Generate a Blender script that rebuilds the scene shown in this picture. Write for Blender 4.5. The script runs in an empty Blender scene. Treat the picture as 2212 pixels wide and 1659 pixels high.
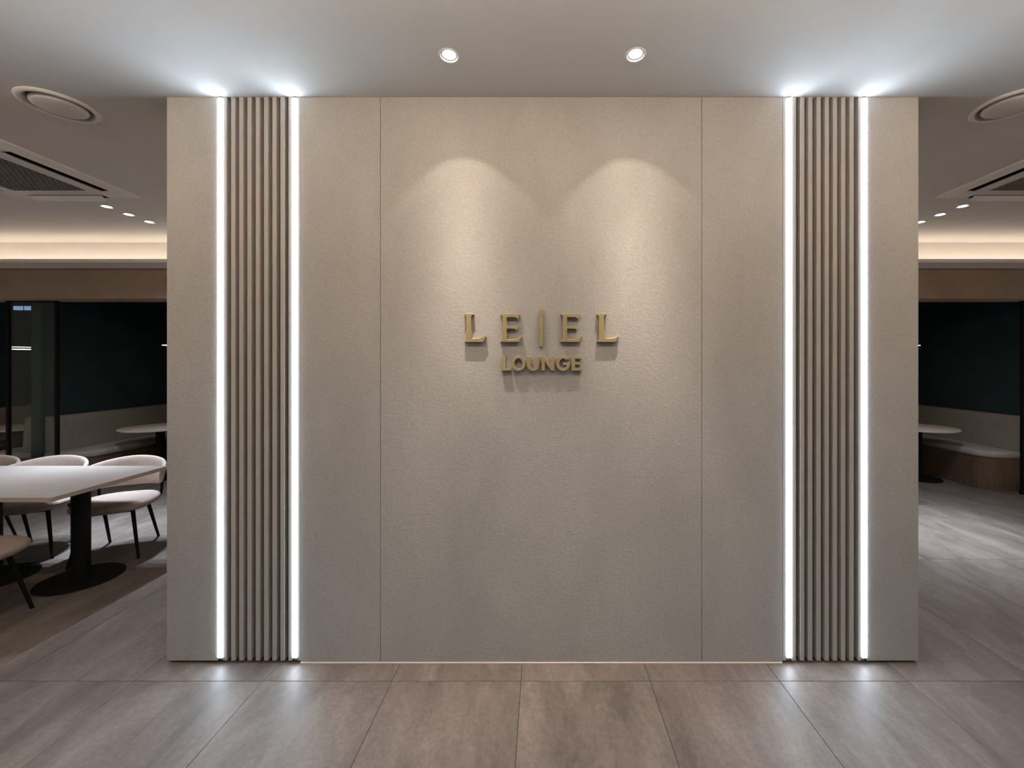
import bpy, bmesh, math, random
from mathutils import Vector, Matrix

random.seed(7)
SC = bpy.context.scene
COL = SC.collection

# ------------------------------------------------------------------ camera
W_PX, F_PX = 2212.0, 896.0          # image width, focal length in pixels
CX, CY = 1172.0, 785.0              # where the level optical axis meets the picture
CAM_Z = 1.475
H = 2.786                           # ceiling height
WALL_Y = 2.04                       # face of the feature wall
cam_d = bpy.data.cameras.new('camera')
cam_d.sensor_fit = 'HORIZONTAL'
cam_d.sensor_width = 36.0
cam_d.lens = 36.0 * F_PX / W_PX
cam_d.shift_x = -(CX - 1106.0) / W_PX
cam_d.shift_y = -(829.5 - CY) / W_PX
cam_d.clip_start = 0.02
cam = bpy.data.objects.new('camera', cam_d)
cam.location = (0, 0, CAM_Z)
cam.rotation_euler = (math.radians(90), 0, 0)
COL.objects.link(cam)
SC.camera = cam

# ------------------------------------------------------------------ world and exposure
world = bpy.data.worlds.new('world')
SC.world = world
world.use_nodes = True
world.node_tree.nodes['Background'].inputs[0].default_value = (0.01, 0.011, 0.013, 1)
world.node_tree.nodes['Background'].inputs[1].default_value = 1.0
SC.view_settings.view_transform = 'Standard'
SC.view_settings.look = 'None'
SC.view_settings.gamma = 1.0
SC.view_settings.use_curve_mapping = False
SC.view_settings.exposure = 0.73
SC.cycles.max_bounces = 8
SC.cycles.diffuse_bounces = 4
SC.cycles.glossy_bounces = 3
SC.cycles.caustics_reflective = False
SC.cycles.caustics_refractive = False

WARM = (1.0, 0.80, 0.60)
NEUTRAL = (1.0, 0.92, 0.84)
COOL = (0.80, 0.88, 1.0)
LED_STRENGTH = 21.0       # vertical light lines of the feature wall
WASH_POWER = 108.0         # two wall-washing downlights
TRIPLE_POWER = 165.0       # rows of three downlights in the lounge
LOUNGE_FILL_POWER = 860.0  # added downlights out of view that lift the lounge light
HALL_FILL_POWER = 26.0         # added fill downlights behind the camera
REAR_COVE = 10.5
FILL_COVE = 8.0  # added cove behind the camera
FILL_TUBE = 14.0         # added tube lamps above the view that light the feature wall

# ------------------------------------------------------------------ materials
def new_mat(name):
    m = bpy.data.materials.new(name)
    m.use_nodes = True
    nt = m.node_tree
    b = nt.nodes['Principled BSDF']
    return m, nt, b

def node(nt, kind, **kw):
    n = nt.nodes.new(kind)
    for k, v in kw.items():
        if k in n.inputs.keys():
            n.inputs[k].default_value = v
        else:
            setattr(n, k, v)
    return n

def c4(c):
    return (c[0], c[1], c[2], 1.0)

def mottled(name, c0, c1, scale=6.0, rough=0.6, spec=0.4, metallic=0.0, bump=0.0, bump_scale=80.0, stretch=(1, 1, 1), detail=5.0):
    m, nt, b = new_mat(name)
    g = node(nt, 'ShaderNodeNewGeometry')
    mp = node(nt, 'ShaderNodeMapping')
    mp.inputs['Scale'].default_value = stretch
    nt.links.new(g.outputs['Position'], mp.inputs['Vector'])
    n = node(nt, 'ShaderNodeTexNoise', Scale=scale, Detail=detail, Roughness=0.6)
    nt.links.new(mp.outputs[0], n.inputs['Vector'])
    r = node(nt, 'ShaderNodeValToRGB')
    r.color_ramp.elements[0].position = 0.3
    r.color_ramp.elements[1].position = 0.7
    r.color_ramp.elements[0].color = c4(c0)
    r.color_ramp.elements[1].color = c4(c1)
    nt.links.new(n.outputs['Fac'], r.inputs['Fac'])
    nt.links.new(r.outputs['Color'], b.inputs['Base Color'])
    b.inputs['Roughness'].default_value = rough
    b.inputs['Specular IOR Level'].default_value = spec
    b.inputs['Metallic'].default_value = metallic
    if bump > 0:
        n2 = node(nt, 'ShaderNodeTexNoise', Scale=bump_scale, Detail=4.0, Roughness=0.6)
        nt.links.new(g.outputs['Position'], n2.inputs['Vector'])
        bp = node(nt, 'ShaderNodeBump', Strength=bump, Distance=0.004)
        nt.links.new(n2.outputs['Fac'], bp.inputs['Height'])
        nt.links.new(bp.outputs['Normal'], b.inputs['Normal'])
    return m

def emitter(name, color, strength):
    m = bpy.data.materials.new(name)
    m.use_nodes = True
    nt = m.node_tree
    nt.nodes.clear()
    e = nt.nodes.new('ShaderNodeEmission')
    e.inputs['Color'].default_value = c4(color)
    e.inputs['Strength'].default_value = strength
    o = nt.nodes.new('ShaderNodeOutputMaterial')
    nt.links.new(e.outputs[0], o.inputs['Surface'])
    return m

def stone_wall():
    """large-format greige porcelain with a leathered relief and faint diagonal veins"""
    m, nt, b = new_mat('greige_porcelain')
    g = node(nt, 'ShaderNodeNewGeometry')
    mp = node(nt, 'ShaderNodeMapping')
    mp.inputs['Rotation'].default_value = (0, math.radians(38), 0)
    mp.inputs['Scale'].default_value = (1.0, 1.0, 0.45)
    nt.links.new(g.outputs['Position'], mp.inputs['Vector'])
    n1 = node(nt, 'ShaderNodeTexNoise', Scale=2.6, Detail=7.0, Roughness=0.62, Distortion=0.4)
    nt.links.new(mp.outputs[0], n1.inputs['Vector'])
    r1 = node(nt, 'ShaderNodeValToRGB')
    r1.color_ramp.elements[0].position = 0.32
    r1.color_ramp.elements[1].position = 0.70
    r1.color_ramp.elements[0].color = (0.362, 0.358, 0.350, 1)
    r1.color_ramp.elements[1].color = (0.428, 0.422, 0.412, 1)
    nt.links.new(n1.outputs['Fac'], r1.inputs['Fac'])
    # speckle
    n2 = node(nt, 'ShaderNodeTexNoise', Scale=95.0, Detail=4.0, Roughness=0.7)
    nt.links.new(g.outputs['Position'], n2.inputs['Vector'])
    mx = node(nt, 'ShaderNodeMix', data_type='RGBA', blend_type='OVERLAY')
    mx.inputs['Factor'].default_value = 0.26
    nt.links.new(r1.outputs['Color'], mx.inputs['A'])
    nt.links.new(n2.outputs['Fac'], mx.inputs['B'])
    # thin diagonal veins: narrow band of a distorted noise
    mp2 = node(nt, 'ShaderNodeMapping')
    mp2.inputs['Rotation'].default_value = (0, math.radians(32), 0)
    mp2.inputs['Scale'].default_value = (2.6, 1.0, 0.28)
    nt.links.new(g.outputs['Position'], mp2.inputs['Vector'])
    n3 = node(nt, 'ShaderNodeTexNoise', Scale=1.5, Detail=2.0, Roughness=0.4, Distortion=0.15)
    nt.links.new(mp2.outputs[0], n3.inputs['Vector'])
    r3 = node(nt, 'ShaderNodeValToRGB')
    e = r3.color_ramp.elements
    e[0].position = 0.4925; e[0].color = (0, 0, 0, 1)
    e[1].position = 0.496; e[1].color = (1, 1, 1, 1)
    k = e.new(0.4995); k.color = (0, 0, 0, 1)
    nt.links.new(n3.outputs['Fac'], r3.inputs['Fac'])
    n4 = node(nt, 'ShaderNodeTexNoise', Scale=2.0, Detail=1.0)
    nt.links.new(g.outputs['Position'], n4.inputs['Vector'])
    mr = node(nt, 'ShaderNodeMapRange')
    mr.inputs['From Min'].default_value = 0.52; mr.inputs['From Max'].default_value = 0.7
    mr.inputs['To Max'].default_value = 0.12
    nt.links.new(n4.outputs['Fac'], mr.inputs['Value'])
    ml = node(nt, 'ShaderNodeMath', operation='MULTIPLY')
    nt.links.new(r3.outputs['Color'], ml.inputs[0])
    nt.links.new(mr.outputs[0], ml.inputs[1])
    mx2 = node(nt, 'ShaderNodeMix', data_type='RGBA')
    nt.links.new(ml.outputs[0], mx2.inputs['Factor'])
    nt.links.new(mx.outputs['Result'], mx2.inputs['A'])
    mx2.inputs['B'].default_value = (0.60, 0.57, 0.53, 1)
    nt.links.new(mx2.outputs['Result'], b.inputs['Base Color'])
    b.inputs['Roughness'].default_value = 0.62
    b.inputs['Specular IOR Level'].default_value = 0.25
    # leathered relief, stronger in patches
    n5 = node(nt, 'ShaderNodeTexNoise', Scale=70.0, Detail=3.0, Roughness=0.55, Distortion=0.6)
    mp5 = node(nt, 'ShaderNodeMapping')
    mp5.inputs['Scale'].default_value = (0.75, 1.0, 1.15)
    nt.links.new(g.outputs['Position'], mp5.inputs['Vector'])
    nt.links.new(mp5.outputs[0], n5.inputs['Vector'])
    mrb = node(nt, 'ShaderNodeMapRange')
    mrb.inputs['From Min'].default_value = 0.35; mrb.inputs['From Max'].default_value = 0.65
    mrb.inputs['To Min'].default_value = 0.30; mrb.inputs['To Max'].default_value = 0.70
    nt.links.new(n1.outputs['Fac'], mrb.inputs['Value'])
    bp = node(nt, 'ShaderNodeBump', Distance=0.0022)
    nt.links.new(mrb.outputs[0], bp.inputs['Strength'])
    nt.links.new(n5.outputs['Fac'], bp.inputs['Height'])
    nt.links.new(bp.outputs['Normal'], b.inputs['Normal'])
    return m

def floor_tile_mat():
    m, nt, b = new_mat('taupe_floor_tile')
    g = node(nt, 'ShaderNodeNewGeometry')
    oi = node(nt, 'ShaderNodeObjectInfo')
    sc = node(nt, 'ShaderNodeVectorMath', operation='SCALE')
    comb = node(nt, 'ShaderNodeCombineXYZ')
    nt.links.new(oi.outputs['Random'], comb.inputs[0])
    nt.links.new(oi.outputs['Random'], comb.inputs[2])
    nt.links.new(comb.outputs[0], sc.inputs[0])
    sc.inputs['Scale'].default_value = 9.0
    ad = node(nt, 'ShaderNodeVectorMath', operation='ADD')
    nt.links.new(g.outputs['Position'], ad.inputs[0])
    nt.links.new(sc.outputs[0], ad.inputs[1])
    mp = node(nt, 'ShaderNodeMapping')
    mp.inputs['Rotation'].default_value = (0, 0, math.radians(24))
    mp.inputs['Scale'].default_value = (1.0, 0.38, 1.0)
    nt.links.new(ad.outputs[0], mp.inputs['Vector'])
    n1 = node(nt, 'ShaderNodeTexNoise', Scale=5.0, Detail=8.0, Roughness=0.66, Distortion=0.5)
    nt.links.new(mp.outputs[0], n1.inputs['Vector'])
    r1 = node(nt, 'ShaderNodeValToRGB')
    r1.color_ramp.elements[0].position = 0.33
    r1.color_ramp.elements[1].position = 0.68
    r1.color_ramp.elements[0].color = (0.108, 0.089, 0.079, 1)
    r1.color_ramp.elements[1].color = (0.232, 0.198, 0.181, 1)
    nt.links.new(n1.outputs['Fac'], r1.inputs['Fac'])
    n2 = node(nt, 'ShaderNodeTexNoise', Scale=48.0, Detail=6.0, Roughness=0.78)
    nt.links.new(ad.outputs[0], n2.inputs['Vector'])
    mx = node(nt, 'ShaderNodeMix', data_type='RGBA', blend_type='OVERLAY')
    mx.inputs['Factor'].default_value = 0.60
    nt.links.new(r1.outputs['Color'], mx.inputs['A'])
    nt.links.new(n2.outputs['Fac'], mx.inputs['B'])
    # short pale scratches
    mp3 = node(nt, 'ShaderNodeMapping')
    mp3.inputs['Rotation'].default_value = (0, 0, math.radians(30))
    mp3.inputs['Scale'].default_value = (1.6, 0.4, 1.0)
    nt.links.new(ad.outputs[0], mp3.inputs['Vector'])
    n3 = node(nt, 'ShaderNodeTexNoise', Scale=4.5, Detail=4.0, Roughness=0.5, Distortion=0.7)
    nt.links.new(mp3.outputs[0], n3.inputs['Vector'])
    r3 = node(nt, 'ShaderNodeValToRGB')
    e = r3.color_ramp.elements
    e[0].position = 0.594; e[0].color = (0, 0, 0, 1)
    e[1].position = 0.600; e[1].color = (1, 1, 1, 1)
    k = e.new(0.606); k.color = (0, 0, 0, 1)
    nt.links.new(n3.outputs['Fac'], r3.inputs['Fac'])
    ml = node(nt, 'ShaderNodeMath', operation='MULTIPLY')
    nt.links.new(r3.outputs['Color'], ml.inputs[0])
    ml.inputs[1].default_value = 0.13
    mx2 = node(nt, 'ShaderNodeMix', data_type='RGBA')
    nt.links.new(ml.outputs[0], mx2.inputs['Factor'])
    nt.links.new(mx.outputs['Result'], mx2.inputs['A'])
    mx2.inputs['B'].default_value = (0.45, 0.40, 0.36, 1)
    nt.links.new(mx2.outputs['Result'], b.inputs['Base Color'])
    mr = node(nt, 'ShaderNodeMapRange')
    mr.inputs['To Min'].default_value = 0.40; mr.inputs['To Max'].default_value = 0.62
    nt.links.new(n2.outputs['Fac'], mr.inputs['Value'])
    nt.links.new(mr.outputs[0], b.inputs['Roughness'])
    b.inputs['Specular IOR Level'].default_value = 0.6
    bp = node(nt, 'ShaderNodeBump', Strength=0.12, Distance=0.003)
    nt.links.new(n2.outputs['Fac'], bp.inputs['Height'])
    nt.links.new(bp.outputs['Normal'], b.inputs['Normal'])
    return m

def glass_mat():
    m = bpy.data.materials.new('partition_glass')
    m.use_nodes = True
    nt = m.node_tree
    nt.nodes.clear()
    lw = nt.nodes.new('ShaderNodeLayerWeight'); lw.inputs['Blend'].default_value = 0.5
    pw = nt.nodes.new('ShaderNodeMath'); pw.operation = 'POWER'; pw.inputs[1].default_value = 4.0
    fr = nt.nodes.new('ShaderNodeMapRange'); fr.inputs['To Min'].default_value = 0.045
    nt.links.new(lw.outputs['Facing'], pw.inputs[0])
    nt.links.new(pw.outputs[0], fr.inputs['Value'])
    tr = nt.nodes.new('ShaderNodeBsdfTransparent'); tr.inputs['Color'].default_value = (0.86, 0.92, 0.91, 1)
    gl = nt.nodes.new('ShaderNodeBsdfGlossy'); gl.inputs['Roughness'].default_value = 0.06
    gl.inputs['Color'].default_value = (0.95, 1, 1, 1)
    mx = nt.nodes.new('ShaderNodeMixShader')
    o = nt.nodes.new('ShaderNodeOutputMaterial')
    nt.links.new(fr.outputs[0], mx.inputs[0])
    nt.links.new(tr.outputs[0], mx.inputs[1])
    nt.links.new(gl.outputs[0], mx.inputs[2])
    nt.links.new(mx.outputs[0], o.inputs['Surface'])
    return m

M = {}
M['stone'] = stone_wall()
M['tile'] = floor_tile_mat()
M['grout'] = mottled('grout', (0.045, 0.04, 0.037), (0.07, 0.062, 0.056), 30, 0.9, 0.1)
M['ceiling'] = mottled('ceiling_paint', (0.62, 0.61, 0.60), (0.65, 0.64, 0.63), 3, 0.85, 0.12, bump=0.05, bump_scale=220)
M['white_paint'] = mottled('white_paint', (0.70, 0.69, 0.67), (0.74, 0.73, 0.71), 8, 0.6, 0.3)
M['slat'] = mottled('slat_greige_paint', (0.40, 0.385, 0.365), (0.43, 0.415, 0.395), 25, 0.7, 0.2, bump=0.06, bump_scale=150)
M['core'] = mottled('dark_backing', (0.02, 0.02, 0.02), (0.03, 0.029, 0.028), 12, 0.9, 0.1)
M['caulk'] = mottled('pale_caulk', (0.66, 0.62, 0.58), (0.72, 0.68, 0.64), 60, 0.6, 0.3)
M['alu'] = mottled('brushed_aluminium', (0.50, 0.49, 0.48), (0.60, 0.59, 0.58), 40, 0.42, 0.5, metallic=0.8)
M['brass'] = mottled('satin_brass', (0.47, 0.385, 0.195), (0.53, 0.435, 0.225), 90, 0.42, 0.5, metallic=0.65, bump=0.03, bump_scale=400)
M['black_metal'] = mottled('black_powder_coat', (0.006, 0.006, 0.0065), (0.010, 0.010, 0.0105), 60, 0.6, 0.15)
M['table_top'] = mottled('pale_laminate', (0.40, 0.375, 0.355), (0.43, 0.40, 0.38), 14, 0.42, 0.4)
M['table_edge'] = mottled('laminate_edge', (0.42, 0.37, 0.32), (0.46, 0.41, 0.35), 14, 0.55, 0.3)
M['round_top'] = mottled('warm_laminate', (0.62, 0.55, 0.48), (0.66, 0.59, 0.52), 14, 0.45, 0.35)
M['fabric'] = mottled('blush_fabric', (0.36, 0.305, 0.275), (0.43, 0.365, 0.33), 35, 0.9, 0.15, bump=0.25, bump_scale=500)
M['bench_fabric'] = mottled('taupe_upholstery', (0.27, 0.24, 0.21), (0.33, 0.295, 0.26), 30, 0.85, 0.2, bump=0.2, bump_scale=400)
M['seat_fabric'] = mottled('grey_seat_upholstery', (0.36, 0.345, 0.32), (0.42, 0.40, 0.375), 30, 0.7, 0.3, bump=0.12, bump_scale=300)
M['bench_wood'] = mottled('brown_wood_veneer', (0.10, 0.068, 0.045), (0.16, 0.11, 0.075), 8, 0.6, 0.3, stretch=(6, 6, 0.7))
M['header'] = mottled('brown_wallcovering', (0.29, 0.225, 0.175), (0.35, 0.275, 0.215), 5, 0.8, 0.2, bump=0.1, bump_scale=120)
M['teal_dark'] = mottled('dark_teal_panel', (0.024, 0.046, 0.054), (0.034, 0.062, 0.070), 3, 0.55, 0.3)
M['ac_white'] = mottled('air_conditioner_plastic', (0.70, 0.68, 0.66), (0.73, 0.71, 0.69), 10, 0.45, 0.4)
M['ac_grille'] = mottled('grey_grille_plastic', (0.20, 0.195, 0.185), (0.24, 0.23, 0.22), 20, 0.6, 0.3)
M['ac_dark'] = mottled('grille_shadow_box', (0.015, 0.015, 0.015), (0.03, 0.03, 0.03), 20, 0.9, 0.1)
M['hall_wall'] = mottled('hall_wall_paint', (0.52, 0.52, 0.52), (0.56, 0.56, 0.56), 4, 0.8, 0.2)
M['glass'] = glass_mat()
M['led'] = emitter('led_diffuser', (0.74, 0.87, 1.0), LED_STRENGTH)
M['lens'] = emitter('downlight_lens', (1.0, 0.97, 0.93), 9.0)
M['lens_cool'] = emitter('downlight_lens_cool', (0.93, 0.94, 1.0), 9.0)
M['cove'] = emitter('cove_led', WARM, REAR_COVE)
M['fill_cove'] = emitter('fill_cove_led', WARM, FILL_COVE)
M['fill_tube'] = emitter('fill_tube_glow', (1.0, 0.77, 0.55), FILL_TUBE)
M['pendant'] = emitter('pendant_ring', (1.0, 0.88, 0.74), 2.6)
M['blue_strip'] = emitter('blue_strip_glow', (0.45, 0.62, 0.95), 0.35)

# ------------------------------------------------------------------ mesh helpers
def link_mesh(name, bm, mat, parent=None, origin=None, smooth=False):
    if origin is not None:
        bmesh.ops.translate(bm, verts=bm.verts, vec=-Vector(origin))
    bmesh.ops.recalc_face_normals(bm, faces=bm.faces)
    me = bpy.data.meshes.new(name)
    bm.to_mesh(me)
    bm.free()
    me.materials.append(M[mat])
    if smooth:
        for p in me.polygons:
            p.use_smooth = True
    return link_data(name, me, parent, origin)

def link_data(name, me, parent=None, origin=None):
    o = bpy.data.objects.new(name, me)
    COL.objects.link(o)
    if origin is not None:
        o.location = origin
    if parent is not None:
        o.parent = parent
    return o

def sharp_smooth(o, deg=35):
    me = o.data
    for p in me.polygons:
        p.use_smooth = True
    bm = bmesh.new(); bm.from_mesh(me)
    for e in bm.edges:
        if len(e.link_faces) == 2 and e.calc_face_angle(0) > math.radians(deg):
            e.smooth = False
    bm.to_mesh(me); bm.free()
    return o

def tag(o, label, cat=None, group=None, kind=None):
    o['label'] = label
    if cat: o['category'] = cat
    if group: o['group'] = group
    if kind: o['kind'] = kind
    return o

def thing(name, loc, label, cat, group=None, rz=0.0):
    o = bpy.data.objects.new(name, None)
    o.empty_display_size = 0.1
    COL.objects.link(o)
    o.location = loc
    o.rotation_euler = (0, 0, rz)
    return tag(o, label, cat, group)

def add_box(bm, x0, x1, y0, y1, z0, z1, bevel=0.0, mtx=None, seg=1):
    vs = [bm.verts.new((x, y, z)) for x in (x0, x1) for y in (y0, y1) for z in (z0, z1)]
    f = [(0, 1, 3, 2), (4, 6, 7, 5), (0, 4, 5, 1), (2, 3, 7, 6), (0, 2, 6, 4), (1, 5, 7, 3)]
    fs = [bm.faces.new([vs[i] for i in q]) for q in f]
    if bevel > 0:
        es = list({e for q in fs for e in q.edges})
        r = bmesh.ops.bevel(bm, geom=es, offset=bevel, segments=seg, affect='EDGES', profile=0.5)
        vs = list({v for q in r['faces'] for v in q.verts} | {v for v in vs if v.is_valid})
    if mtx is not None:
        bmesh.ops.transform(bm, matrix=mtx, verts=[v for v in vs if v.is_valid])
    return vs

def box_obj(name, mat, x0, x1, y0, y1, z0, z1, bevel=0.0, parent=None, seg=1, local=False):
    bm = bmesh.new()
    add_box(bm, x0, x1, y0, y1, z0, z1, bevel, seg=seg)
    org = None
    if not local:
        org = ((x0 + x1) / 2, (y0 + y1) / 2, min(z0, z1))
    return link_mesh(name, bm, mat, parent, org)

def loft(bm, rings, cap0=True, cap1=True, closed=True):
    vr = [[bm.verts.new(p) for p in r] for r in rings]
    n = len(vr[0])
    for a, b in zip(vr[:-1], vr[1:]):
        for i in range(n if closed else n - 1):
            j = (i + 1) % n
            bm.faces.new((a[i], a[j], b[j], b[i]))
    if cap0: bm.faces.new(list(reversed(vr[0])))
    if cap1: bm.faces.new(vr[-1])
    return vr

def lathe(bm, prof, n=40, c=(0, 0), cap0=False, cap1=False, tilt=None):
    rings = []
    for r, z in prof:
        rings.append([(c[0] + r * math.cos(2 * math.pi * i / n), c[1] + r * math.sin(2 * math.pi * i / n), z) for i in range(n)])
    return loft(bm, rings, cap0, cap1)

def tube(bm, pts, radii, n=10):
    pts = [Vector(p) for p in pts]
    rings = []
    up = None
    for i, p in enumerate(pts):
        a = pts[max(i - 1, 0)]; b = pts[min(i + 1, len(pts) - 1)]
        d = (b - a).normalized()
        if up is None:
            up = d.orthogonal().normalized()
        else:
            up = (up - d * up.dot(d)).normalized()
        s = d.cross(up)
        r = radii[i] if isinstance(radii, (list, tuple)) else radii
        rings.append([p + (up * math.cos(2 * math.pi * k / n) + s * math.sin(2 * math.pi * k / n)) * r for k in range(n)])
    loft(bm, rings)

def rr_loop(x0, x1, y0, y1, rads, z, n=8):
    """rounded rectangle; rads = radii at (x0y0, x1y0, x1y1, x0y1)"""
    pts = []
    cs = [(x0, y0, 1, 1, 180), (x1, y0, -1, 1, 270), (x1, y1, -1, -1, 0), (x0, y1, 1, -1, 90)]
    for (x, y, sx, sy, a0), r in zip(cs, rads):
        r = max(r, 0.0005)
        for k in range(n + 1):
            a = math.radians(a0 + 90.0 * k / n)
            pts.append((x + sx * r + r * math.cos(a), y + sy * r + r * math.sin(a), z))
    return pts

def rr_solid(bm, x0, x1, y0, y1, rads, prof, n=8):
    """prof: list of (inset, z)"""
    rings = [rr_loop(x0 + i, x1 - i, y0 + i, y1 - i, [max(r - i, 0.001) for r in rads], z, n) for i, z in prof]
    loft(bm, rings)

def px(x, y_depth=WALL_Y):
    return (x - CX) / F_PX * y_depth

# ------------------------------------------------------------------ room shell
XL, XR, YB, YF = -8.2, 8.2, 7.6, -3.3
REAR_Y = 4.50

floor = box_obj('floor', 'grout', XL, XR, YF, YB, -0.12, -0.0022)
tag(floor, 'taupe stone look tiled floor running through hall and lounge', kind='structure')

TW, TL, GAP = 0.6, 1.2, 0.0022
bm = bmesh.new()
add_box(bm, -TW / 2 + GAP / 2, TW / 2 - GAP / 2, -TL / 2 + GAP / 2, TL / 2 - GAP / 2, -0.011, 0.0, 0.0007)
tile_me = bpy.data.meshes.new('tile'); bm.to_mesh(tile_me); bm.free()
tile_me.materials.append(M['tile'])
kx0 = math.ceil((XL + 0.1) / TW); kx1 = math.floor((XR + 0.1) / TW)
ky0 = math.ceil((YF - 1.926) / TL); ky1 = math.floor((YB - 1.926) / TL)
floor_z = floor.location.z
for kx in range(kx0, kx1):
    for ky in range(ky0, ky1):
        o = link_data('floor_tile', tile_me, floor)
        o.location = (-0.1 + TW * (kx + 0.5) - floor.location.x, 1.926 + TL * (ky + 0.5) - floor.location.y, -floor_z)

# ceiling: one plane with round holes for the recessed fittings
WASH = [(-0.398, 1.767), (0.395, 1.762)]
TRI_L = [(-3.64, 3.465), (-3.64, 3.65), (-3.64, 3.84)]
TRI_R = [(3.50, 3.455), (3.50, 3.65), (3.50, 3.845)]
LOUNGE_FILL = [(-1.2, 3.65), (1.2, 3.65), (-6.6, 3.3), (6.6, 3.3)]
HALL_FILL = [(-1.5, -0.9), (1.5, -0.9), (-1.5, -2.2), (1.5, -2.2)]
DIFF = [(-2.457, 2.11), (2.372, 2.105)]
DL_R = 0.0375
holes = [(x, y, DL_R) for x, y in WASH + TRI_L + TRI_R + HALL_FILL + LOUNGE_FILL] + [(x, y, 0.128) for x, y in DIFF]
bm = bmesh.new()
edges = []
def ring_edges(pts):
    vs = [bm.verts.new((p[0], p[1], H)) for p in pts]
    for i in range(len(vs)):
        edges.append(bm.edges.new((vs[i], vs[(i + 1) % len(vs)])))
ring_edges([(XL, YF), (XR, YF), (XR, REAR_Y + 0.02), (XL, REAR_Y + 0.02)])
for x, y, r in holes:
    ring_edges([(x + r * math.cos(2 * math.pi * i / 32), y + r * math.sin(2 * math.pi * i / 32)) for i in range(32)])
bmesh.ops.triangle_fill(bm, use_beauty=True, use_dissolve=False, edges=edges)
ceiling = link_mesh('ceiling', bm, 'ceiling', None, (0, 0, H))
tag(ceiling, 'flat pale painted ceiling with recessed lights', kind='structure')

def struct_box(name, mat, label, *a, **k):
    o = box_obj(name, mat, *a, **k)
    tag(o, label, kind='structure')
    return o

struct_box('wall_left', 'hall_wall', 'plain painted side wall on the left', XL - 0.1, XL, YF, YB, 0, H + 0.1)
struct_box('wall_right', 'hall_wall', 'plain painted side wall on the right', XR, XR + 0.1, YF, YB, 0, H + 0.1)
struct_box('wall_front', 'hall_wall', 'plain painted hall wall behind the viewer', XL - 0.1, XR + 0.1, YF - 0.1, YF, 0, H + 0.1)
struct_box('wall_back', 'teal_dark', 'dark teal wall at the back of the booths', XL - 0.1, XR + 0.1, YB, YB + 0.1, 0, H + 0.1)
struct_box('wall_rear_upper', 'white_paint', 'cream upper wall washed by the warm cove light', XL, XR, REAR_Y, REAR_Y + 0.04, 2.505, H)
struct_box('wall_header', 'header', 'brown header band over the booth openings', XL, XR, REAR_Y, REAR_Y + 0.25, 2.178, 2.504)
struct_box('ceiling_booth', 'teal_dark', 'dark ceiling over the booths', XL, XR, REAR_Y + 0.25, YB, 2.32, 2.36)
HF0, HF1 = 4.233, REAR_Y
struct_box('trim_1', 'ceiling', 'projecting cove ledge along the rear wall', XL, XR, HF0, HF1, 2.505, 2.517)
struct_box('trim_2', 'white_paint', 'upright lip of the cove ledge', XL, XR, HF0, HF0 + 0.015, 2.518, 2.541)

def cove(name, y, z, mat, label, xs=(XL + 0.1, XR - 0.1), d=0.02):
    t = thing(name, ((xs[0] + xs[1]) / 2, y, z), label, 'light')
    L = (xs[1] - xs[0]) / 2
    box_obj('channel', 'alu', -L, L, -d, d, 0, 0.006, parent=t, local=True)
    bm = bmesh.new()
    loft(bm, [[(x, -d * 0.7, 0.0062), (x, d * 0.7, 0.0062), (x, d * 0.7, 0.0110), (x, -d * 0.7, 0.0140)] for x in (-L, L)])
    link_mesh('diffuser', bm, mat, t)
    box_obj('shield', 'alu', -L, L, d * 0.75, d * 0.95, 0.0062, 0.0120, parent=t, local=True)
    return t
cove('cove_light', 4.40, 2.5172, 'cove', 'warm linear cove light hidden behind the rear wall ledge')

# added cove behind the camera, unseen, for warm light on the feature wall
struct_box('trim_3', 'ceiling', 'added unseen cove ledge behind the viewer', -5.5, 5.5, YF, YF + 0.32, 2.44, 2.452)
cove('cove_light', YF + 0.12, 2.4522, 'fill_cove', 'added unseen warm cove light behind the viewer', (-5.4, 5.4))

# added tube lamps, unseen above the view, give the wall its warm light
for i, lx in enumerate((-3.0, 0.0, 3.0)):
    t = thing('added_tube_lamp', (lx, 1.0, H - 0.075), ('left', 'middle', 'right')[i] + ' added warm tube lamp unseen above the view', 'lamp', 'added tube lamps')
    bm = bmesh.new()
    tube(bm, [(-1.42, 0, 0), (1.42, 0, 0)], 0.03, 16)
    o = link_mesh('tube', bm, 'fill_tube', t); sharp_smooth(o, 50)
    for sx in (-1, 1):
        bm = bmesh.new()
        tube(bm, [(sx * 1.4205, 0, 0), (sx * 1.45, 0, 0)], 0.032, 16)
        link_mesh('end_cap', bm, 'alu', t)
        bm = bmesh.new()
        tube(bm, [(sx * 1.435, 0, 0.0325), (sx * 1.435, 0, 0.0745)], 0.002, 6)
        link_mesh('cable', bm, 'alu', t)

# ------------------------------------------------------------------ the feature wall
WX0, WX1 = px(360.3), px(1984)
BOT = 0.013
wall = struct_box('wall_center', 'core', 'free standing feature wall clad in greige porcelain panels and slats', WX0 + 0.004, WX1 - 0.004, WALL_Y + 0.036, WALL_Y + 0.28, 0, H)
WO = wall.location
def wall_piece(name, mat, a, b, z0=BOT, y0=WALL_Y, y1=WALL_Y + 0.0355, bevel=0.0008, top=H - 0.0005):
    o = box_obj(name, mat, a, b, y0, y1, z0, top, bevel)
    o.parent = wall
    o.location = o.location - WO
    return o
JG = 0.0021
wall_piece('panel', 'stone', WX0, px(470.3))
wall_piece('panel', 'stone', px(649.0), px(821.5) - JG / 2, z0=0.006)
wall_piece('panel', 'stone', px(821.5) + JG / 2, px(1516) - JG / 2, z0=0.006)
wall_piece('panel', 'stone', px(1516) + JG / 2, px(1690.0), z0=0.006)
wall_piece('panel', 'stone', px(1873.0), WX1)
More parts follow.
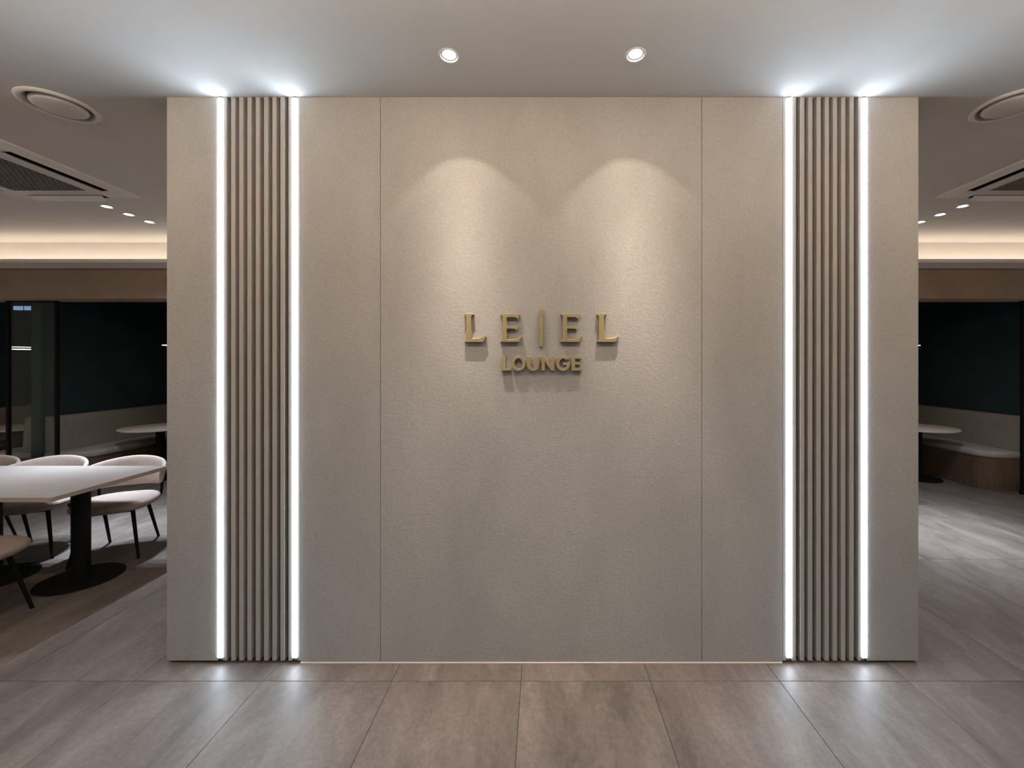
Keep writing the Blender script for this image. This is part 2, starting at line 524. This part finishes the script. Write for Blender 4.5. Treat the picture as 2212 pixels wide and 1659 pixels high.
# panels that clad the lounge side of the wall
wall_piece('panel', 'stone', WX0, 0.0, y0=WALL_Y + 0.2805, y1=WALL_Y + 0.30)
wall_piece('panel', 'stone', 0.002, WX1, y0=WALL_Y + 0.2805, y1=WALL_Y + 0.30)
for s0, s1 in ((499.0, 508.2), (516.4, 525.5), (534, 543), (552, 561), (570, 579.3), (588, 597), (605.5, 614.6),
               (1728.6, 1737.7), (1746.2, 1755.2), (1764.2, 1773.3), (1782, 1791), (1799.5, 1808.6), (1817.2, 1826.3), (1835.3, 1844.4)):
    wall_piece('slat', 'slat', px(s0), px(s1), y1=WALL_Y + 0.0355)
for s0, s1 in ((482.0, 490.0), (623.0, 631.2), (642.6, 648.6), (1690.6, 1698.8), (1711.0, 1719.6), (1853.8, 1861.0)):
    wall_piece('edge_profile', 'slat', px(s0), px(s1))
o = box_obj('baseboard_center', 'caulk', px(649), px(1690), WALL_Y - 0.004, WALL_Y + 0.012, 0.0, 0.0058, 0.001)
tag(o, 'thin pale sealant line at the foot of the feature wall', kind='structure')

# vertical light lines
for a, b, lab in ((471.0, 481.4, 'outer light line left of the left slats'),
                  (632.0, 642.2, 'inner light line right of the left slats'),
                  (1699.4, 1709.2, 'inner light line left of the right slats'),
                  (1861.6, 1872.0, 'outer light line right of the right slats')):
    xa, xb = px(a), px(b)
    t = thing('light_line', ((xa + xb) / 2, WALL_Y, 0.009), 'white vertical LED ' + lab, 'light', 'vertical light lines in the feature wall')
    w = (xb - xa) / 2
    box_obj('channel', 'alu', -w, w, 0.012, 0.0355, 0, H - 0.0095, 0, t, local=True)
    bm = bmesh.new()
    z0, z1 = 0.021, H - 0.0180
    prof = [(-w * 0.93, 0.0118), (-w * 0.93, -0.0020), (-w * 0.8, -0.0034), (w * 0.8, -0.0034), (w * 0.93, -0.0020), (w * 0.93, 0.0118)]
    loft(bm, [[(x, y, z) for x, y in prof] for z in (z0, z1)])
    link_mesh('diffuser', bm, 'led', t)
    for zc0, zc1 in ((0.0165, 0.0208), (H - 0.0178, H - 0.0135)):
        box_obj('end_cap', 'white_paint', -w * 0.95, w * 0.95, -0.004, 0.0118, zc0, zc1, 0.0006, t, local=True)

# ------------------------------------------------------------------ sign letters
LET_D = 0.020
def letter(name, polys, label, mat='brass', group='raised brass letters of the wall sign'):
    """polys in picture pixels of the wall plane; first outline, then holes"""
    xs = [p[0] for p in polys[0]]; ys = [p[1] for p in polys[0]]
    ox, oz = px((min(xs) + max(xs)) / 2), CAM_Z + (CY - max(ys)) / F_PX * WALL_Y
    cu = bpy.data.curves.new(name, 'CURVE')
    cu.dimensions = '2D'; cu.fill_mode = 'BOTH'
    cu.extrude = LET_D / 2 - 0.0007; cu.bevel_depth = 0.0007; cu.bevel_resolution = 1; cu.offset = -0.0007
    for P in polys:
        sp = cu.splines.new('POLY')
        sp.points.add(len(P) - 1)
        for q, (x, y) in zip(sp.points, P):
            q.co = (px(x) - ox, CAM_Z + (CY - y) / F_PX * WALL_Y - oz, 0, 1)
        sp.use_cyclic_u = True
    tmp = bpy.data.objects.new(name + '_outline', cu)
    COL.objects.link(tmp)
    dg = bpy.context.evaluated_depsgraph_get()
    me = bpy.data.meshes.new_from_object(tmp.evaluated_get(dg))
    bpy.data.objects.remove(tmp, do_unlink=True)
    me.transform(Matrix.Rotation(math.radians(90), 4, 'X'))
    me.materials.clear(); me.materials.append(M[mat])
    o = link_data(name, me, None, (ox, WALL_Y - LET_D / 2 - 0.0002, oz))
    return tag(o, label, 'letter', group)

def q(pts):   # zoomed-crop coordinates -> picture pixels
    return [(980 + x / 5.821, 640 + y / 5.821) for x, y in pts]

def bez(p0, p1, p2, n=6):
    return [((1 - t) ** 2 * p0[0] + 2 * t * (1 - t) * p1[0] + t * t * p2[0], (1 - t) ** 2 * p0[1] + 2 * t * (1 - t) * p1[1] + t * t * p2[1]) for t in [i / n for i in range(n + 1)]]

def big_L(dx=0):
    P = [(140, 226), (262, 226), (262, 236)]
    P += bez((262, 236), (228, 244), (226, 268))
    P += [(238, 512)] + bez((238, 524), (242, 532), (256, 532))
    P += bez((285, 532), (362, 532), (400, 498)) + [(413, 502), (376, 577), (140, 577), (140, 566)]
    P += bez((140, 566), (164, 562), (165, 540)) + bez((165, 268), (165, 248), (140, 240))
    return [(x + dx, y) for x, y in P]
def big_E(dx=0):
    P = [(590, 226), (834, 226), (812, 293)]
    P += bez((804, 293), (796, 268), (755, 268)) + [(672, 268), (672, 380), (808, 378), (797, 431)]
    P += bez((788, 431), (782, 411), (750, 411)) + [(672, 411), (672, 514)] + bez((672, 532), (676, 546), (694, 546))
    P += bez((730, 546), (805, 546), (845, 497)) + [(860, 502), (826, 577), (590, 577), (590, 566)]
    P += bez((590, 566), (616, 562), (619, 540)) + bez((619, 268), (617, 248), (590, 240))
    return [(x + dx, y) for x, y in P]
letter('sign_letter', [q(big_L())], 'large brass serif letter L at the left end of the sign')
letter('sign_letter', [q(big_E())], 'large brass serif letter E left of the upright bar')
letter('sign_bar', [q([(1082, 165), (1122, 165), (1122, 636), (1082, 636)])], 'slim upright brass bar in the middle of the sign')
letter('sign_letter', [q(big_E(752))], 'large brass serif letter E right of the upright bar')
letter('sign_letter', [q(big_L(1655))], 'large brass serif letter L at the right end of the sign')

def arc(cx, cy, rx, ry, a0, a1, n=24):
    return [(cx + rx * math.cos(math.radians(a0 + (a1 - a0) * i / n)), cy - ry * math.sin(math.radians(a0 + (a1 - a0) * i / n))) for i in range(n + 1)]
T, B = 755, 935
letter('sign_letter', [q([(605, T), (652, T), (652, B - 32), (722, B - 32), (722, B), (605, B)])], 'small brass letter L that begins the lower word')
letter('sign_letter', [q(arc(817, 845, 89, 95, 0, 345, 40)), q(arc(817, 845, 49, 63, 0, 345, 40))], 'small round brass letter O of the lower word')
letter('sign_letter', [q([(920, T), (968, T), (968, 850)] + arc(999, 850, 31, 52, 180, 360, 16) + [(1030, 850), (1030, T), (1078, T), (1078, 852)] + arc(999, 852, 79, 88, 360, 180, 24))], 'small brass letter U of the lower word')
letter('sign_letter', [q([(1105, B), (1105, T), (1150, T), (1222, 862), (1222, T), (1265, T), (1265, B), (1224, B), (1148, 826), (1148, B)])], 'small brass letter N of the lower word')
G = arc(1374, 845, 89, 95, 38, 345, 34) + [(1456, 832), (1372, 832), (1372, 866), (1412, 866)] + arc(1374, 845, 48, 60, -38, -318, 28)
letter('sign_letter', [q(G)], 'small brass letter G of the lower word')
letter('sign_letter', [q([(1478, T), (1604, T), (1604, T + 33), (1523, T + 33), (1523, 829), (1592, 829), (1592, 860), (1523, 860), (1523, B - 33), (1604, B - 33), (1604, B), (1478, B)])], 'small brass letter E that ends the lower word')

# ------------------------------------------------------------------ ceiling fittings
def downlight(x, y, label, group, lens, power, color, spot_deg, blend, radius=0.012, aim=(0, 0), profile=None):
    t = thing('downlight', (x, y, H), label, 'light', group)
    bm = bmesh.new()
    lathe(bm, [(0.0372, 0.004), (0.0445, -0.0002), (0.0450, -0.0015), (0.0430, -0.0040), (0.0385, -0.0045), (0.0360, -0.0030), (0.0360, 0.004), (0.0372, 0.004)], 40)
    o = link_mesh('trim_ring', bm, 'white_paint', t); sharp_smooth(o, 50)
    bm = bmesh.new()
    lathe(bm, [(0.0358, -0.0028), (0.0345, 0.0032), (0.0300, 0.0040), (0.0285, 0.0030), (0.0284, 0.030)], 40, cap1=True)
    o = link_mesh('reflector', bm, 'white_paint', t); sharp_smooth(o, 50)
    bm = bmesh.new()
    lathe(bm, [(0.0272, 0.016), (0.0268, 0.0045), (0.018, 0.0036), (0.008, 0.0033)], 32, cap0=True, cap1=True)
    o = link_mesh('lens', bm, lens, t); sharp_smooth(o, 60)
    ld = bpy.data.lights.new('downlight_beam', 'SPOT')
    ld.energy = power; ld.color = color
    ld.spot_size = math.radians(spot_deg); ld.spot_blend = blend
    ld.shadow_soft_size = radius
    if profile:
        # photometric curve: strength over the angle from the beam axis
        ld.use_nodes = True
        nt = ld.node_tree
        em = nt.nodes['Emission']
        tc = node(nt, 'ShaderNodeTexCoord')
        sx = node(nt, 'ShaderNodeSeparateXYZ')
        nt.links.new(tc.outputs['Normal'], sx.inputs[0])
        ab = node(nt, 'ShaderNodeMath', operation='ABSOLUTE')
        nt.links.new(sx.outputs['Z'], ab.inputs[0])
        ac = node(nt, 'ShaderNodeMath', operation='ARCCOSINE')
        nt.links.new(ab.outputs[0], ac.inputs[0])
        mr = node(nt, 'ShaderNodeMapRange')
        mr.inputs['From Max'].default_value = math.radians(90)
        nt.links.new(ac.outputs[0], mr.inputs['Value'])
        cr = node(nt, 'ShaderNodeValToRGB')
        el = cr.color_ramp.elements
        cr.color_ramp.interpolation = 'LINEAR'
        el[0].position = profile[0][0] / 90.0; el[0].color = (profile[0][1],) * 3 + (1,)
        el[1].position = profile[-1][0] / 90.0; el[1].color = (profile[-1][1],) * 3 + (1,)
        for a, v in profile[1:-1]:
            e = el.new(a / 90.0); e.color = (v, v, v, 1)
        nt.links.new(mr.outputs[0], cr.inputs['Fac'])
        nt.links.new(cr.outputs['Color'], em.inputs['Strength'])
    lo = bpy.data.objects.new('downlight_beam', ld)
    COL.objects.link(lo)
    lo.parent = t
    lo.location = (0, 0, -0.006)
    lo.rotation_euler = (math.radians(aim[1]), math.radians(aim[0]), 0)
    return t
WASH_CURVE = [(0, 0.72), (6, 0.80), (9, 0.70), (13, 0.42), (17, 0.225), (22, 0.115), (28, 0.062), (32, 0.047), (35, 0.038), (37.8, 0.003), (48, 0.002), (54, 0.0)]
TRI_CURVE = [(0, 1.0), (8, 0.90), (14, 0.55), (19, 0.32), (26, 0.15), (36, 0.10), (46, 0.06), (54, 0.02), (58, 0.0)]
WASH_LAB = ('round recessed downlight above the left half of the sign', 'round recessed downlight above the right half of the sign')
for (x, y), lab in zip(WASH, WASH_LAB):
    downlight(x, y, lab, 'wall washing downlights over the sign', 'lens', WASH_POWER, (1.0, 0.82, 0.665), 110, 0.05, 0.009, (-1.0 if x < 0 else -3.0, 6.0), WASH_CURVE)
ORD = ('nearest', 'middle', 'farthest')
for pts, side in ((TRI_L, 'left of the feature wall'), (TRI_R, 'right of the feature wall')):
    for (x, y), w in zip(pts, ORD):
        downlight(x, y, w + ' of the three small ceiling downlights ' + side, 'rows of three lounge downlights', 'lens_cool', TRIPLE_POWER, COOL, 118, 0.1, 0.015, (0, 0), TRI_CURVE)
LL = ('lounge downlight behind the left half of the feature wall', 'lounge downlight behind the right half of the feature wall',
      'lounge downlight beyond the left picture edge', 'lounge downlight beyond the right picture edge')
for (x, y), lab in zip(LOUNGE_FILL, LL):  # added downlights, all out of view, brighten the lounge by bounce
    downlight(x, y, 'added unseen round recessed ' + lab, 'added lounge fill downlights', 'lens_cool', LOUNGE_FILL_POWER, NEUTRAL, 58, 0.8, 0.03)
HL = ('left hall downlight just behind the viewer', 'right hall downlight just behind the viewer', 'left hall downlight far behind the viewer',
      'right hall downlight far behind the viewer')
for (x, y), lab in zip(HALL_FILL, HL):  # added downlights behind the camera, put cool light on the lower wall
    downlight(x, y, 'added unseen round recessed ' + lab, 'added hall fill downlights', 'lens', HALL_FILL_POWER, (0.80, 0.90, 1.0), 150, 0.35, 0.03)

for (x, y), side in zip(DIFF, ('left', 'right')):
    t = thing('ceiling_diffuser', (x, y, H), 'round white ceiling air diffuser near the top %s of the feature wall' % side, 'air vent', 'round ceiling diffusers')
    bm = bmesh.new()
    lathe(bm, [(0.127, 0.03), (0.1275, 0.0), (0.150, -0.0005), (0.1505, -0.004), (0.145, -0.009), (0.134, -0.012), (0.126, -0.009), (0.119, 0.004), (0.116, 0.03)], 64)
    o = link_mesh('flange', bm, 'white_paint', t); sharp_smooth(o, 40)
    bm = bmesh.new()
    lathe(bm, [(0.1262, 0.031), (0.05, 0.034)], 48, cap1=True)
    link_mesh('throat', bm, 'ac_grille', t)
    bm = bmesh.new()
    lathe(bm, [(0.085, 0.014), (0.100, 0.006), (0.1055, -0.004), (0.102, -0.010), (0.085, -0.014), (0.045, -0.017), (0.012, -0.018)], 64, cap0=True, cap1=True)
    o = link_mesh('cone_disc', bm, 'white_paint', t); sharp_smooth(o, 50)
    bm = bmesh.new()
    lathe(bm, [(0.006, 0.0335), (0.006, 0.012)], 12, cap0=True, cap1=True)
    link_mesh('stem', bm, 'alu', t)

# ceiling cassette air conditioners
def cassette(x, y, label):
    t = thing('ceiling_air_conditioner', (x, y, H), label, 'air conditioner', 'ceiling cassette air conditioners')
    hs, dz = 0.475, -0.032
    s0, s1, sl = 0.362, 0.418, 0.285     # slot inner, outer, half length
    g = 0.272
    # face plate: flat ring pieces around slots and grille, built from quads
    bm = bmesh.new()
    def frame_ring(a, b, za, zb):
        A = [bm.verts.new((sx * a, sy * a, za)) for sx, sy in ((-1, -1), (1, -1), (1, 1), (-1, 1))]
        Bv = [bm.verts.new((sx * b, sy * b, zb)) for sx, sy in ((-1, -1), (1, -1), (1, 1), (-1, 1))]
        for i in range(4):
            bm.faces.new((A[i], A[(i + 1) % 4], Bv[(i + 1) % 4], Bv[i]))
    frame_ring(hs, hs - 0.003, -0.0005, -0.010)
    frame_ring(hs - 0.003, s1, -0.010, dz)
    frame_ring(s0, g, dz, dz - 0.004)
    frame_ring(g, g, dz - 0.004, dz + 0.008)
    # corner blocks between slots
    for sx in (-1, 1):
        for sy in (-1, 1):
            L = [(sl, s0), (s0, s0), (s0, sl), (s1, sl), (s1, s1), (sl, s1)]
            vs = [bm.verts.new((sx * a, sy * b, dz)) for a, b in L]
            bm.faces.new((vs[0], vs[1], vs[4], vs[5]))
            bm.faces.new((vs[1], vs[2], vs[3], vs[4]))
    link_mesh('face_panel', bm, 'ac_white', t)
    # slot pockets
    for k in range(4):
        R = Matrix.Rotation(math.radians(90 * k), 4, 'Z')
        bm = bmesh.new()
        P = [(-sl, s0), (sl, s0), (sl, s1), (-sl, s1)]
        up = [bm.verts.new((a, b, -0.002)) for a, b in P]
        dn = [bm.verts.new((a, b, dz)) for a, b in P]
        bm.faces.new(up)
        for i in range(4):
            bm.faces.new((dn[i], dn[(i + 1) % 4], up[(i + 1) % 4], up[i]))
        bm.transform(R)
        link_mesh('air_slot', bm, 'ac_dark', t)
        bm = bmesh.new()
        tilt = Matrix.Translation((0, s0 + 0.006, dz - 0.001)) @ Matrix.Rotation(math.radians(-28), 4, 'X')
        prof = [(0.0, -0.0015), (0.030, -0.0035), (0.052, -0.001), (0.052, 0.001), (0.030, -0.0005), (0.0, 0.0015)]
        loft(bm, [[(xx, a, b) for a, b in prof] for xx in (-sl + 0.008, sl - 0.008)])
        bm.transform(R @ tilt)
        link_mesh('louvre_flap', bm, 'ac_white', t)
    # intake grille with staggered openings
    bm = bmesh.new()
    add_box(bm, -g, g, -g, g, dz + 0.008, dz + 0.010)
    link_mesh('grille_back', bm, 'ac_dark', t)
    bm = bmesh.new()
    n = 26
    p = 2 * g / n
    for i in range(n + 1):
        yy = -g + i * p
        add_box(bm, -g, g, max(yy - 0.0045, -g), min(yy + 0.0045, g), dz - 0.003, dz + 0.006)
        if i < n:
            m = 15
            for j in range(m):
                xx = -g + (j + (0.25 if i % 2 else 0.75)) * 2 * g / m
                add_box(bm, xx - 0.004, xx + 0.004, yy + 0.0045, yy + p - 0.0045, dz - 0.0025, dz + 0.006)
    link_mesh('intake_grille', bm, 'ac_grille', t)
    return t
cassette(-3.635, 2.79, 'square white ceiling cassette air conditioner left of the feature wall')
cassette(3.565, 2.79, 'square white ceiling cassette air conditioner right of the feature wall')

# ------------------------------------------------------------------ booths behind the glass line
GY = 4.67
def partition(name, x0, x1, label):
    return struct_box(name, 'teal_dark', label, x0, x1, 4.76, YB, 0, 2.318)
partition('wall_booth_left', -5.87, -5.75, 'dark partition wall between the two left booths')
partition('wall_booth_right', 5.64, 5.76, 'dark partition wall at the right booth')
partition('wall_booth_far_left', -7.75, -7.63, 'dark partition wall of the outer left booth')
struct_box('wall_booth_middle', 'teal_dark', 'dark wall between the left and right booths', -3.72, 3.72, 4.76, 4.88, 0, 2.318)

def bench(x_wall, side, y0, y1, label, with_back=True):
    """side=+1: the bench opens towards +x of its back wall"""
    D = 0.53
    t = thing('booth_bench', (x_wall, y0, 0), label, 'bench', 'booth benches')
    def sp(bm):
        if side < 0:
            bm.transform(Matrix.Scale(-1, 4, (1, 0, 0)))
    L = y1 - y0
    bm = bmesh.new()
    rr_solid(bm, 0.006, D - 0.02, 0.02, L, [0.01, 0.19, 0.01, 0.01], [(0, 0.0), (0, 0.378)], 10)
    sp(bm); o = link_mesh('base', bm, 'bench_wood', t); sharp_smooth(o, 40)
    bm = bmesh.new()
    rr_solid(bm, 0.006, D, 0.0, L, [0.02, 0.21, 0.02, 0.02], [(0.012, 0.380), (0.0, 0.392), (0, 0.430), (0.006, 0.444), (0.02, 0.452), (0.045, 0.455)], 10)
    sp(bm); o = link_mesh('seat_cushion', bm, 'seat_fabric', t); sharp_smooth(o, 60)
    if with_back:
        bm = bmesh.new()
        prof = [(0.006, 0.457), (0.135, 0.457), (0.128, 0.60), (0.112, 0.78), (0.098, 0.842), (0.08, 0.858), (0.03, 0.860), (0.006, 0.858)]
        loft(bm, [[(a, yy, z) for a, z in prof] for yy in (0.02, L)])
        sp(bm); o = link_mesh('backrest', bm, 'bench_fabric', t); sharp_smooth(o, 50)
    return t
bench(-5.75, 1, 4.77, 7.55, 'taupe upholstered booth bench against the partition behind the left round table')
bench(5.64, -1, 4.77, 7.55, 'taupe upholstered booth bench with rounded end behind the right round table')
bench(-3.93, -1, 4.89, 7.55, 'booth bench end just showing beside the left edge of the feature wall')
bench(3.86, 1, 4.89, 7.55, 'booth bench end just showing beside the right edge of the feature wall')
bench(-5.872, -1, 4.77, 7.55, 'booth bench behind the black framed glass at the far left edge')
bench(-7.63, 1, 4.77, 7.55, 'booth bench seen deep behind the far left table')

def round_table(x, y, label):
    t = thing('round_table', (x, y, 0), label, 'table', 'round booth tables')
    bm = bmesh.new()
    lathe(bm, [(0.385, 0.638), (0.396, 0.641), (0.400, 0.648), (0.399, 0.657), (0.394, 0.660)], 72, cap0=True, cap1=True)
    o = link_mesh('tabletop', bm, 'round_top', t); sharp_smooth(o, 40)
    bm = bmesh.new()
    lathe(bm, [(0.045, 0.015), (0.045, 0.62)], 28, cap0=True, cap1=True)
    o = link_mesh('column', bm, 'black_metal', t); sharp_smooth(o, 40)
    bm = bmesh.new()
    lathe(bm, [(0.235, 0.0), (0.24, 0.004), (0.237, 0.010), (0.20, 0.0145), (0.05, 0.0148)], 56, cap0=True, cap1=True)
    o = link_mesh('base', bm, 'black_metal', t); sharp_smooth(o, 40)
    bm = bmesh.new()
    for r in (0, 90):
        add_box(bm, -0.25, 0.25, -0.02, 0.02, 0.6205, 0.6375, mtx=Matrix.Rotation(math.radians(r), 4, 'Z'))
    link_mesh('top_bracket', bm, 'black_metal', t)
    return t
round_table(-4.94, 5.36, 'round beige pedestal table in the booth left of the feature wall')
round_table(4.83, 5.34, 'round beige pedestal table in the booth right of the feature wall')
round_table(-6.78, 5.36, 'beige booth table cut by the far left picture edge')

def pendant(x, y, z, label, double=False):
    t = thing('pendant_lamp', (x, y, z), label, 'lamp', 'booth pendant lamps')
    bm = bmesh.new()
    lathe(bm, [(0.10, 0.008), (0.126, 0.008), (0.128, 0.026), (0.10, 0.026)] if double else [(0.10, 0.006), (0.148, 0.006), (0.146, 0.014), (0.05, 0.020)], 48, cap0=True, cap1=True)
    o = link_mesh('shade', bm, 'black_metal', t); sharp_smooth(o, 40)
    for za, zb in (((0.0, 0.0078), (0.0262, 0.034)) if double else ((0.0, 0.0058),)):
        bm = bmesh.new()
        r = 0.130 if double else 0.149
        lathe(bm, [(r - 0.03, za), (r, za + 0.001), (r, zb - 0.001), (r - 0.03, zb)], 48, cap0=True, cap1=True)
        o = link_mesh('light_ring', bm, 'pendant', t); sharp_smooth(o, 40)
    bm = bmesh.new()
    tube(bm, [(0, 0, 0.02), (0, 0, 2.319 - z)], 0.003, 8)
    link_mesh('cord', bm, 'black_metal', t)
    return t
pendant(-4.70, 5.34, 1.703, 'thin glowing pendant lamp peeking out beside the left edge of the feature wall')
pendant(4.665, 5.34, 1.70, 'thin glowing pendant lamp peeking out beside the right edge of the feature wall')
pendant(-6.68, 5.34, 1.652, 'double ringed pendant lamp glowing behind the far left glass', True)

t = thing('glow_strip', (-6.83, 5.6, 2.235), 'bluish glowing strip added for the reflection band in the far left glass', 'light')  # added glowing strip, stands in for the bluish reflection in the pane
box_obj('housing', 'black_metal', -0.30, 0.30, -0.02, 0.02, 0.012, 0.083, 0, t, local=True)
box_obj('diffuser', 'blue_strip', -0.29, 0.29, -0.022, 0.022, -0.04, 0.0115, 0.002, t, local=True)

# glazed screens: black posts, head and sill rails, panes
def screen(name, x0, x1, posts, label):
    t = thing(name, ((x0 + x1) / 2, GY, 0), label, 'glass screen', 'black framed glass screens')
    cx = (x0 + x1) / 2
    for p in posts:
        box_obj('post', 'black_metal', p - cx - 0.013, p - cx + 0.013, -0.018, 0.018, 0, 2.177, 0.002, t, local=True)
    box_obj('head_rail', 'black_metal', x0 - cx, x1 - cx, -0.017, 0.017, 2.160, 2.1768, 0.002, t, local=True)
    box_obj('sill_rail', 'black_metal', x0 - cx, x1 - cx, -0.017, 0.017, 0.0005, 0.05, 0.002, t, local=True)
    for a, b in zip(posts[:-1], posts[1:]):
        box_obj('pane', 'glass', a - cx + 0.0135, b - cx - 0.0135, -0.004, 0.004, 0.051, 2.159, 0, t, local=True)
    return t
screen('glass_screen', -6.03, -5.455, (-6.01, -5.465), 'black framed glass screen in front of the left booth partition')
screen('glass_screen', 5.40 - 0.021, 6.4, (5.405, 6.38), 'black framed glass screen at the far right edge')

# ------------------------------------------------------------------ dining table
TX0, TX1, TY0, TY1, TZ = -4.65, -2.89, 2.44, 3.20, 0.685
t = thing('dining_table', ((TX0 + TX1) / 2, (TY0 + TY1) / 2, 0), 'long rectangular table with pale top on black disc pedestals', 'table')
hx, hy = (TX1 - TX0) / 2, (TY1 - TY0) / 2
box_obj('tabletop', 'table_top', -hx, hx, -hy, hy, TZ - 0.006, TZ, 0.001, t, local=True)
box_obj('edge_band', 'table_edge', -hx, hx, -hy, hy, TZ - 0.027, TZ - 0.0062, 0.001, t, local=True)
for xx in (0.61, 0.0, -0.61):
    bm = bmesh.new()
    lathe(bm, [(0.048, 0.012), (0.048, TZ - 0.034)], 32, (xx, 0.02), True, True)
    o = link_mesh('column', bm, 'black_metal', t); sharp_smooth(o, 40)
    bm = bmesh.new()
    lathe(bm, [(0.215, 0.0), (0.220, 0.003), (0.218, 0.008), (0.19, 0.0118), (0.05, 0.0119)], 64, (xx, 0.02), True, True)
    o = link_mesh('base', bm, 'black_metal', t); sharp_smooth(o, 40)
    bm = bmesh.new()
    add_box(bm, xx - 0.13, xx + 0.13, -0.20, 0.24, TZ - 0.0335, TZ - 0.0272)
    link_mesh('mount_plate', bm, 'black_metal', t)

# ------------------------------------------------------------------ chairs
def superellipse(a, b, n, e=2.6):
    pts = []
    for i in range(n):
        th = 2 * math.pi * i / n
        c, s = math.cos(th), math.sin(th)
        pts.append((a * math.copysign(abs(c) ** (2 / e), c), b * math.copysign(abs(s) ** (2 / e), s)))
    return pts

def make_chair():
    t = thing('shell_chair', (0, 0, 0), '', 'chair', 'upholstered shell chairs at the dining table')
    # seat cushion
    base = superellipse(0.242, 0.24, 48)
    prof = [(0.45, 0.352), (0.68, 0.354), (0.86, 0.364), (0.965, 0.380), (1.0, 0.398), (0.985, 0.412), (0.93, 0.422), (0.75, 0.429), (0.45, 0.427), (0.15, 0.425)]
    bm = bmesh.new()
    loft(bm, [[(x * s, y * s - 0.01, z) for x, y in base] for s, z in prof])
    o = link_mesh('seat', bm, 'fabric', t, smooth=True)
    # wrap-around backrest: lofted rounded sections along an arc
    rings = []
    N = 40
    for i in range(N + 1):
        u = -1 + 2 * i / N
        a = math.radians(91 * u)
        au = abs(u)
        top = 0.700 - 0.072 * au ** 1.7
        bot = 0.462 + 0.020 * au + 0.075 * max(0, (au - 0.55) / 0.45) ** 2
        th = 0.016
        endk = 1.0
        if au > 0.9:
            endk = math.sqrt(max(0.0, 1 - ((au - 0.9) / 0.1) ** 2)) * 0.85 + 0.15
        mid = (top + bot) / 2 - 0.0
        hz = (top - bot) / 2 * (0.55 + 0.45 * endk)
        th = th * (0.5 + 0.5 * endk)
        ring = []
        K = 20
        for k in range(K):
            ph = 2 * math.pi * k / K
            cz = math.copysign(abs(math.sin(ph)) ** 0.45, math.sin(ph))
            cr = math.copysign(abs(math.cos(ph)) ** 0.7, math.cos(ph))
            z = mid + hz * cz
            lean = (z - 0.46) * 0.16                 # shell opens towards the top
            r0 = 1.0
            rx = 0.232 + lean + th * cr
            ry = 0.225 + lean * 1.2 + th * cr
            ring.append((math.sin(a) * rx, 0.035 + math.cos(a) * ry, z))
        rings.append(ring)
    bm = bmesh.new()
    loft(bm, rings)
    o = link_mesh('backrest', bm, 'fabric', t, smooth=True)
    # legs
    for sx, y_top, y_bot, xb in ((-1, -0.12, -0.19, 0.195), (1, -0.12, -0.19, 0.195), (-1, 0.12, 0.275, 0.155), (1, 0.12, 0.275, 0.155)):
        bm = bmesh.new()
        tube(bm, [(sx * 0.135, y_top, 0.362), (sx * xb, y_bot, 0.0)], [0.0135, 0.0090], 12)
        o = link_mesh('leg', bm, 'black_metal', t); sharp_smooth(o, 50)
    # tubes that carry the backrest
    for sx in (-1, 1):
        bm = bmesh.new()
        tube(bm, [(sx * 0.12, 0.11, 0.360), (sx * 0.16, 0.165, 0.358), (sx * 0.186, 0.196, 0.364), (sx * 0.194, 0.208, 0.385), (sx * 0.196, 0.214, 0.43), (sx * 0.200, 0.220, 0.56)], 0.0095, 10)
        o = link_mesh('back_support', bm, 'black_metal', t, smooth=True)
    bm = bmesh.new()
    add_box(bm, -0.14, 0.14, -0.13, 0.13, 0.344, 0.3525)
    link_mesh('under_frame', bm, 'black_metal', t)
    return t
proto = make_chair()
def place(o, x, y, rz, label):
    o.location = (x, y, 0); o.rotation_euler = (0, 0, math.radians(rz)); o['label'] = label
def copy_tree(o):
    c = o.copy(); COL.objects.link(c)
    for ch in o.children:
        d = ch.copy(); COL.objects.link(d); d.parent = c
        d.matrix_parent_inverse = ch.matrix_parent_inverse.copy()
    return c
CH = [(-3.31, 3.23, 24, 'blush shell chair on the far side of the dining table nearest the feature wall'),
      (-3.96, 3.23, 24, 'blush shell chair second from the feature wall on the far table side'),
      (-4.53, 3.23, 24, 'blush shell chair cut by the picture edge on the far table side'),
      (-3.27, 2.31, 180, 'blush shell chair on the near side of the dining table with only its seat showing')]
for i, c in enumerate(CH):
    place(proto if i == 0 else copy_tree(proto), *c)
